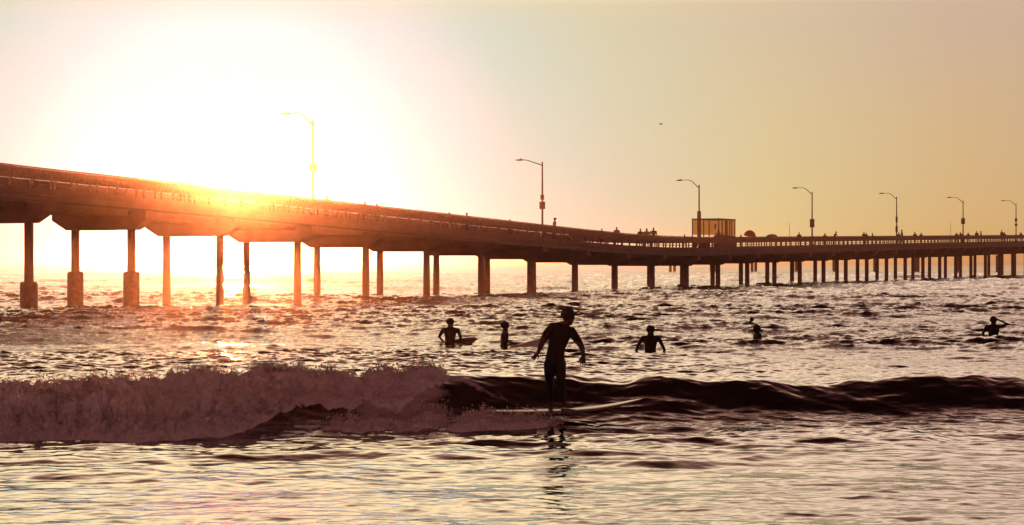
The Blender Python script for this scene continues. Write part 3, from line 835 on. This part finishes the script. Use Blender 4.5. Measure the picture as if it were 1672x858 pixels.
# shoulders and arms
L_([V(262, 190, -.02), V(200, 182, 0)], [40, 36])
L_([V(285, 200, -.02), V(335, 212, 0)], [38, 33])
L_([V(196, 185, 0), V(150, 235, -.04), V(122, 285, -.08), V(104, 325, -.13), V(90, 362, -.16)], [38, 33, 25, 23, 15])
L_([V(337, 215, 0), V(372, 262, -.05), V(402, 306, -.10), V(420, 345, -.15), V(424, 384, -.18)], [38, 33, 26, 22, 15])
# hands: palm plus five fingers each
def hand(wr, tip_dir, spread_dir, thumb_dir, curl):
    wr = Vector(wr); td = Vector(tip_dir).normalized(); sd = Vector(spread_dir); sd = (sd - td * sd.dot(td)).normalized(); nn = td.cross(sd)
    L = .215
    for a_ in (-.028, -.010, .010, .028):
        limb(sb, [wr + sd * a_ * .5, wr + td * L * .28 + sd * a_, wr + td * L * .5 + sd * a_ * 1.15], [.017, .017, .013], 8)
    for a_, ln, sp in ((-.036, .78, -.22), (-.013, .95, -.07), (.011, 1.0, .06), (.034, .88, .2)):
        b0 = wr + td * L * .46 + sd * a_; b1 = b0 + (td + sd * sp + nn * curl * .3).normalized() * L * .28 * ln; b2 = b1 + (td * .9 + sd * sp + nn * curl).normalized() * L * .24 * ln
        limb(sb, [b0, b1, b2], [.0105, .0095, .0075], 8)
    th = Vector(thumb_dir).normalized(); b0 = wr + td * L * .15 + sd * .02
    limb(sb, [b0, b0 + (th * .75 + td * .6).normalized() * L * .26, b0 + (th * .6 + td * .9).normalized() * L * .46], [.014, .0115, .0085], 8)
w1 = V(88, 366, -.165); hand(w1, V(50, 418) - V(88, 366), Vector((.8, -.35, .5)), Vector((.7, 0, -.6)), .25)
w2 = V(424, 388, -.185); hand(w2, V(426, 455) - V(424, 388), Vector((-1, -.25, 0)), Vector((-1, 0, -.2)), .35)
# legs
ZB = V(0, 797).z
FT1 = V(186, 775, .30); FT2 = V(281, 787, .04); FT1.z = FT2.z = ZB + .045
L_([V(178, 462, 0), V(172, 530, -.02), V(172, 592, .02), V(180, 660, .14), V(184, 735, .26)], [52, 43, 32, 28, 19])
L_([V(250, 462, 0), V(256, 530, -.05), V(262, 600, -.07), V(270, 670, -.02), V(277, 748, .02)], [52, 43, 32, 28, 19])
L_([V(184, 735, .26), FT1 + Vector((-.01, .02, .01))], [18, 19]); L_([V(277, 748, .02), FT2 + Vector((0, .02, .01))], [18, 19])
for ft in (FT1, FT2):
    limb(sb, [ft + Vector((-.02, .04, 0)), ft + Vector((.07, -.03, -.008)), ft + Vector((.15, -.09, -.015))], [.040, .040, .028], 10)
    for q in range(5): limb(sb, [ft + Vector((.13 + .006 * q, -.125 + .018 * q, -.022)), ft + Vector((.175 + .004 * q, -.15 + .016 * q, -.026))], [.014, .011], 8)
# head
hc = V(318, 112, -.05); yaw = Matrix.Rotation(R(-62), 3, 'Z') @ Matrix.Rotation(R(-14), 3, 'X')     # face towards right and slightly away
def HP(x, y, z): return hc + yaw @ Vector((x, y, z))
limb(sb, [V(285, 165, -.03), V(303, 138, -.045)], [.058, .056], 12)
sb.ball(HP(0, -.005, .012), (.078, .098, .112), 18, 12, yaw)
sb.ball(HP(0, .03, -.055), (.056, .062, .062), 14, 10, yaw)              # jaw
sb.ball(HP(0, .100, -.008), (.014, .02, .026), 8, 8, yaw)                # nose
sb.ball(HP(0, .085, -.060), (.026, .014, .012), 8, 8, yaw)               # lips
sb.ball(HP(0, .078, -.098), (.026, .02, .018), 8, 8, yaw)                # chin
for s in (-1, 1):
    sb.ball(HP(s * .080, -.01, -.01), (.010, .02, .032), 8, 8, yaw)      # ears
    sb.ball(HP(s * .030, .083, .028), (.018, .012, .008), 8, 8, yaw)     # brows
el1, el2 = V(128, 275, -.08), V(394, 296, -.09)
def pick(c):
    if (c - hc).length < .175 and c.z > V(0, 158).z: return 1
    if (c.z < V(0, 262).z and (c.x < V(150, 0).x and c.z > V(0, 440).z and c.x < V(135, 0).x)): return 1
    if c.x > V(350, 0).x and c.z < V(0, 290).z and c.z > V(0, 480).z: return 1
    if c.z < ZB + .10: return 1
    return 0
surfer = empty('person', (V(215, 0).x, SY, 0))
tag(surfer, 'surfer in a black short sleeved wetsuit standing on a longboard with arms out low', 'person')
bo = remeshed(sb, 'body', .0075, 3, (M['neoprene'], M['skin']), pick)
bo.location = -surfer.location; bo.parent = surfer
hb = MB(); r4 = random.Random(9)
hb.ball(HP(0, -.032, .04), (.100, .108, .112), 16, 12, yaw)
for i in range(70):
    th, ph = r4.uniform(0, math.pi * 2), r4.uniform(-.2, 1.4)
    v = Vector((math.cos(th) * math.cos(ph) * .094, math.sin(th) * math.cos(ph) * .106 - .032, math.sin(ph) * .114 + .04))
    if v.y > .055 and v.z < .085: continue
    hb.ball(HP(*v), r4.uniform(.016, .03), 8, 6)
hr = remeshed(hb, 'hair', .007, 1, (M['hair'],)); hr.location = -surfer.location; hr.parent = surfer
for s in (-1, 1):
    o = MB().ball(HP(s * .030, .088, .010) - surfer.location, (.012, .006, .007), 8, 6, yaw).build('eye', M['hair'], surfer, smooth=True)
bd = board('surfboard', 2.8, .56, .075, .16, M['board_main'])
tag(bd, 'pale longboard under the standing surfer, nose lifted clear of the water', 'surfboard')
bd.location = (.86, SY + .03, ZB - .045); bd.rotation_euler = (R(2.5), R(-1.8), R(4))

# ------------------------------------------------------------------ sitting surfers
def sitter(xp, Y, top_px, label, facing, pose, scale=1.0, hood=False, brd=True, cap=False):
    """torso out of the water; facing = direction the chest points (0 = away from the camera)"""
    X = (xp - 836) / F * Y
    zw = water_z(X, Y)
    zh = CAMZ - (top_px - 427) * Y / F          # head top
    e = empty('person', (X, Y, zh - .86 * scale), facing)
    mb = MB(); lx = .0
    secs = [((0, 0, -.18), .16, .12), ((0, 0, 0), .165, .12), ((0, 0, .12), .14, .105), ((0, .01, .25), .155, .11), ((0, .02, .40), .185, .12), ((0, .03, .50), .17, .10), ((0, .03, .56), .10, .075), ((0, .03, .60), .06, .06)]
    mb.rings([[(c_[0] + rx * math.cos(q * math.pi / 7), c_[1] + ry * math.sin(q * math.pi / 7), c_[2]) for q in range(14)] for c_, rx, ry in secs])
    limb(mb, [(-.12, .03, .49), (.12, .03, .49)], [.075, .075], 10)
    limb(mb, [(0, .03, .56), (0, .045, .66)], [.085, .072], 10)
    # thighs straddling the board, shins in the water
    for s in (-1, 1): limb(mb, [(s * .1, .02, -.06), (s * .30, .30, -.16), (s * .33, .28, -.55)], [.09, .065, .045], 10)
    A = {'rest': ([(-.2, .03, .49), (-.30, -.02, .24), (-.22, .18, .05)], [(.2, .03, .49), (.30, -.02, .24), (.22, .18, .05)]),
         'wide': ([(-.2, .03, .49), (-.31, -.03, .25), (-.38, .05, .02)], [(.2, .03, .49), (.31, -.03, .25), (.38, .05, .02)]),
         'fold': ([(-.2, .03, .49), (-.25, .04, .22), (-.08, .26, .16)], [(.2, .03, .49), (.25, .04, .22), (.08, .28, .16)]),
         'salute': ([(-.2, .03, .49), (-.31, .0, .24), (-.30, .14, .03)], [(.2, .03, .49), (.43, .10, .58), (.10, .17, .76)])}[pose]
    for pts in A:
        limb(mb, pts, [.062, .046, .033], 10)
        w_ = Vector(pts[2]); d_ = (w_ - Vector(pts[1])).normalized(); sd = d_.orthogonal().normalized()
        mb.ball(w_ + d_ * .05, (.04, .04, .035), 8, 6)
        for q in range(4): limb(mb, [w_ + d_ * .07 + sd * (-.024 + .016 * q), w_ + d_ * .15 + sd * (-.03 + .02 * q)], [.011, .008], 6)
        limb(mb, [w_ + d_ * .03 + sd * .03, w_ + d_ * .08 + sd * .06], [.013, .01], 6)
    mb.ball((0, .05, .74), (.095, .112, .128), 14, 10)
    mb.ball((0, .08, .69), (.055, .06, .06), 10, 8); mb.ball((0, .15, .735), (.013, .018, .024), 8, 6)
    for s in (-1, 1): mb.ball((s * .08, .04, .73), (.01, .02, .03), 8, 6)
    b = remeshed(mb, 'body', .013, 2, (M['neoprene'], M['skin']), lambda c: 1 if (c.z > .63 and not hood) or (c - Vector(A[0][2])).length < .1 or (c - Vector(A[1][2])).length < .1 else 0, e)
    hm = MB(); hm.ball((0, .03, .76), (.112, .122, .128), 14, 10)
    if hood: hm.ball((0, .02, .68), (.1, .1, .12), 12, 8)
    else:
        r5 = random.Random(int(xp))
        for i in range(26):
            t1, t2 = r5.uniform(0, 6.28), r5.uniform(-.1, 1.4)
            hm.ball((math.cos(t1) * math.cos(t2) * .106, .03 + math.sin(t1) * math.cos(t2) * .11 - .01, .77 + math.sin(t2) * .11), r5.uniform(.016, .028), 8, 6)
        # keep the face clear
        hm2 = []
    h = remeshed(hm, 'hood' if hood else 'hair', .013, 1, (M['neoprene'] if hood else M['hair'],), parent=e)
    h.location.y = -.022
    if cap:
        MB().ball((0, .10, .80), (.075, .10, .012), 12, 6).build('cap_peak', M['neoprene'], e, smooth=True)
    e.scale = (scale * 1.27, scale * 1.15, scale)
    tag(e, label, 'person', 'surfers waiting in the water')
    return e, X, Y, zh - .86 * scale
s1 = sitter(735, 67.7, 521, 'surfer seen from behind with bowed arms, leftmost in the water, board tip at right elbow', R(-12), 'rest')
s2 = sitter(823, 65.5, 526, 'surfer seated sideways facing right, pale board nose rising in front', R(-80), 'fold')
s3 = sitter(1062, 62.5, 533, 'bare headed surfer seated alone right of the standing surfer, arms spread to the water', R(-15), 'wide')
s4 = sitter(1235, 66, 531, 'hooded surfer seated low and hunched, in front of the paddling one', R(-75), 'fold', .88, hood=True)
s6 = sitter(1622, 71, 518, 'surfer at far right shading the eyes with a raised arm', R(-25), 'salute', .95)
# boards of the sitting surfers
def sboard(s, label, rz, pitch, dx=0, dy=0, dz=-.16, L=2.3, m='board', roll=0):
    e, X, Y, z = s
    b = board('surfboard', L, .5, .07, .12, M[m]); tag(b, label, 'surfboard', 'boards of the waiting surfers')
    b.location = (X + dx, Y + dy, z + dz); b.rotation_euler = (R(roll), R(pitch), R(rz))
    return b
sboard(s1, 'surfboard whose round tip shows at the elbow of the leftmost seated surfer', 12, -9, .02, 0, -.05, 1.9, 'board_dark', 40)
sboard(s2, 'pale surfboard nose rising from the water in front of the sideways surfer', 8, -15, .85, -.3, .10, 2.3, 'board', 25)
sboard(s3, 'mostly sunk surfboard under the surfer with arms spread to the water', 75, 0, 0, .1, -.18, 2.1, 'board_dark')
sboard(s4, 'sunk surfboard under the hooded hunched surfer', 15, -1, .1, 0, -.20, 1.9, 'board_dark')
sboard(s6, 'sunk surfboard under the surfer shading the eyes', 60, 0, 0, .1, -.20, 2.1, 'board_dark')
# prone paddler behind the hooded surfer
Y = 84.0; X = (1222 - 836) / F * Y; zt_ = CAMZ - (518 - 427) * Y / F
pd = empty('person', (X, Y, zt_ - .42), R(-80)); tag(pd, 'surfer lying prone and paddling, head up, just behind the hooded surfer', 'person', 'surfers waiting in the water')
mb = MB()
mb.rings([[(rx * math.cos(q * math.pi / 7), y_, z_ + rz_ * math.sin(q * math.pi / 7)) for q in range(14)] for y_, z_, rx, rz_ in [(-1.05, 0, .06, .05), (-.9, .0, .15, .08), (-.65, .0, .17, .11), (-.35, .03, .15, .10), (-.08, .10, .19, .12), (.05, .14, .15, .09), (.1, .18, .06, .06)]][::-1])
limb(mb, [(-.08, -.9, 0), (-.1, -1.35, -.02), (-.1, -1.75, -.03)], [.08, .06, .04]); limb(mb, [(.08, -.9, 0), (.1, -1.35, -.02), (.1, -1.75, -.03)], [.08, .06, .04])
limb(mb, [(-.18, -.02, .13), (-.3, .18, -.02), (-.28, .42, -.16)], [.06, .045, .033]); limb(mb, [(.18, -.02, .13), (.34, .05, .08), (.36, .35, .04), (.35, .48, 0)], [.06, .045, .033, .028])
limb(mb, [(0, .05, .18), (0, .12, .25)], [.055, .053]); mb.ball((0, .15, .32), (.078, .095, .108), 12, 9); mb.ball((0, .245, .31), (.014, .02, .02))
remeshed(mb, 'body', .014, 2, (M['neoprene'],), parent=pd)
b = board('surfboard', 2.2, .5, .07, .12, M['board_dark']); tag(b, 'surfboard under the paddling surfer lying prone', 'surfboard', 'boards of the waiting surfers')
b.location = (X - .55, Y - .1, zt_ - .42 - .13); b.rotation_euler = (0, R(-5), R(10))

# ------------------------------------------------------------------ haze
hz = MB().quadbox((0, 1550, 6.0), (1450, 0, 0), (0, 1610, 0), (0, 0, 7.8)).build('haze', [])
hm_ = bpy.data.materials.new('haze'); hm_.use_nodes = True; t = hm_.node_tree
t.nodes.remove(t.nodes['Principled BSDF'])
pv = N(t, 'ShaderNodeVolumePrincipled')
pv.inputs['Color'].default_value = (.98, .50, .42, 1)
pv.inputs['Density'].default_value = .00029
pv.inputs['Anisotropy'].default_value = .97
t.links.new(pv.outputs[0], t.nodes['Material Output'].inputs['Volume'])
hz.data.materials.clear(); hz.data.materials.append(hm_)
tag(hz, 'thin warm sea haze lit by the low sun', 'haze', kind='stuff')
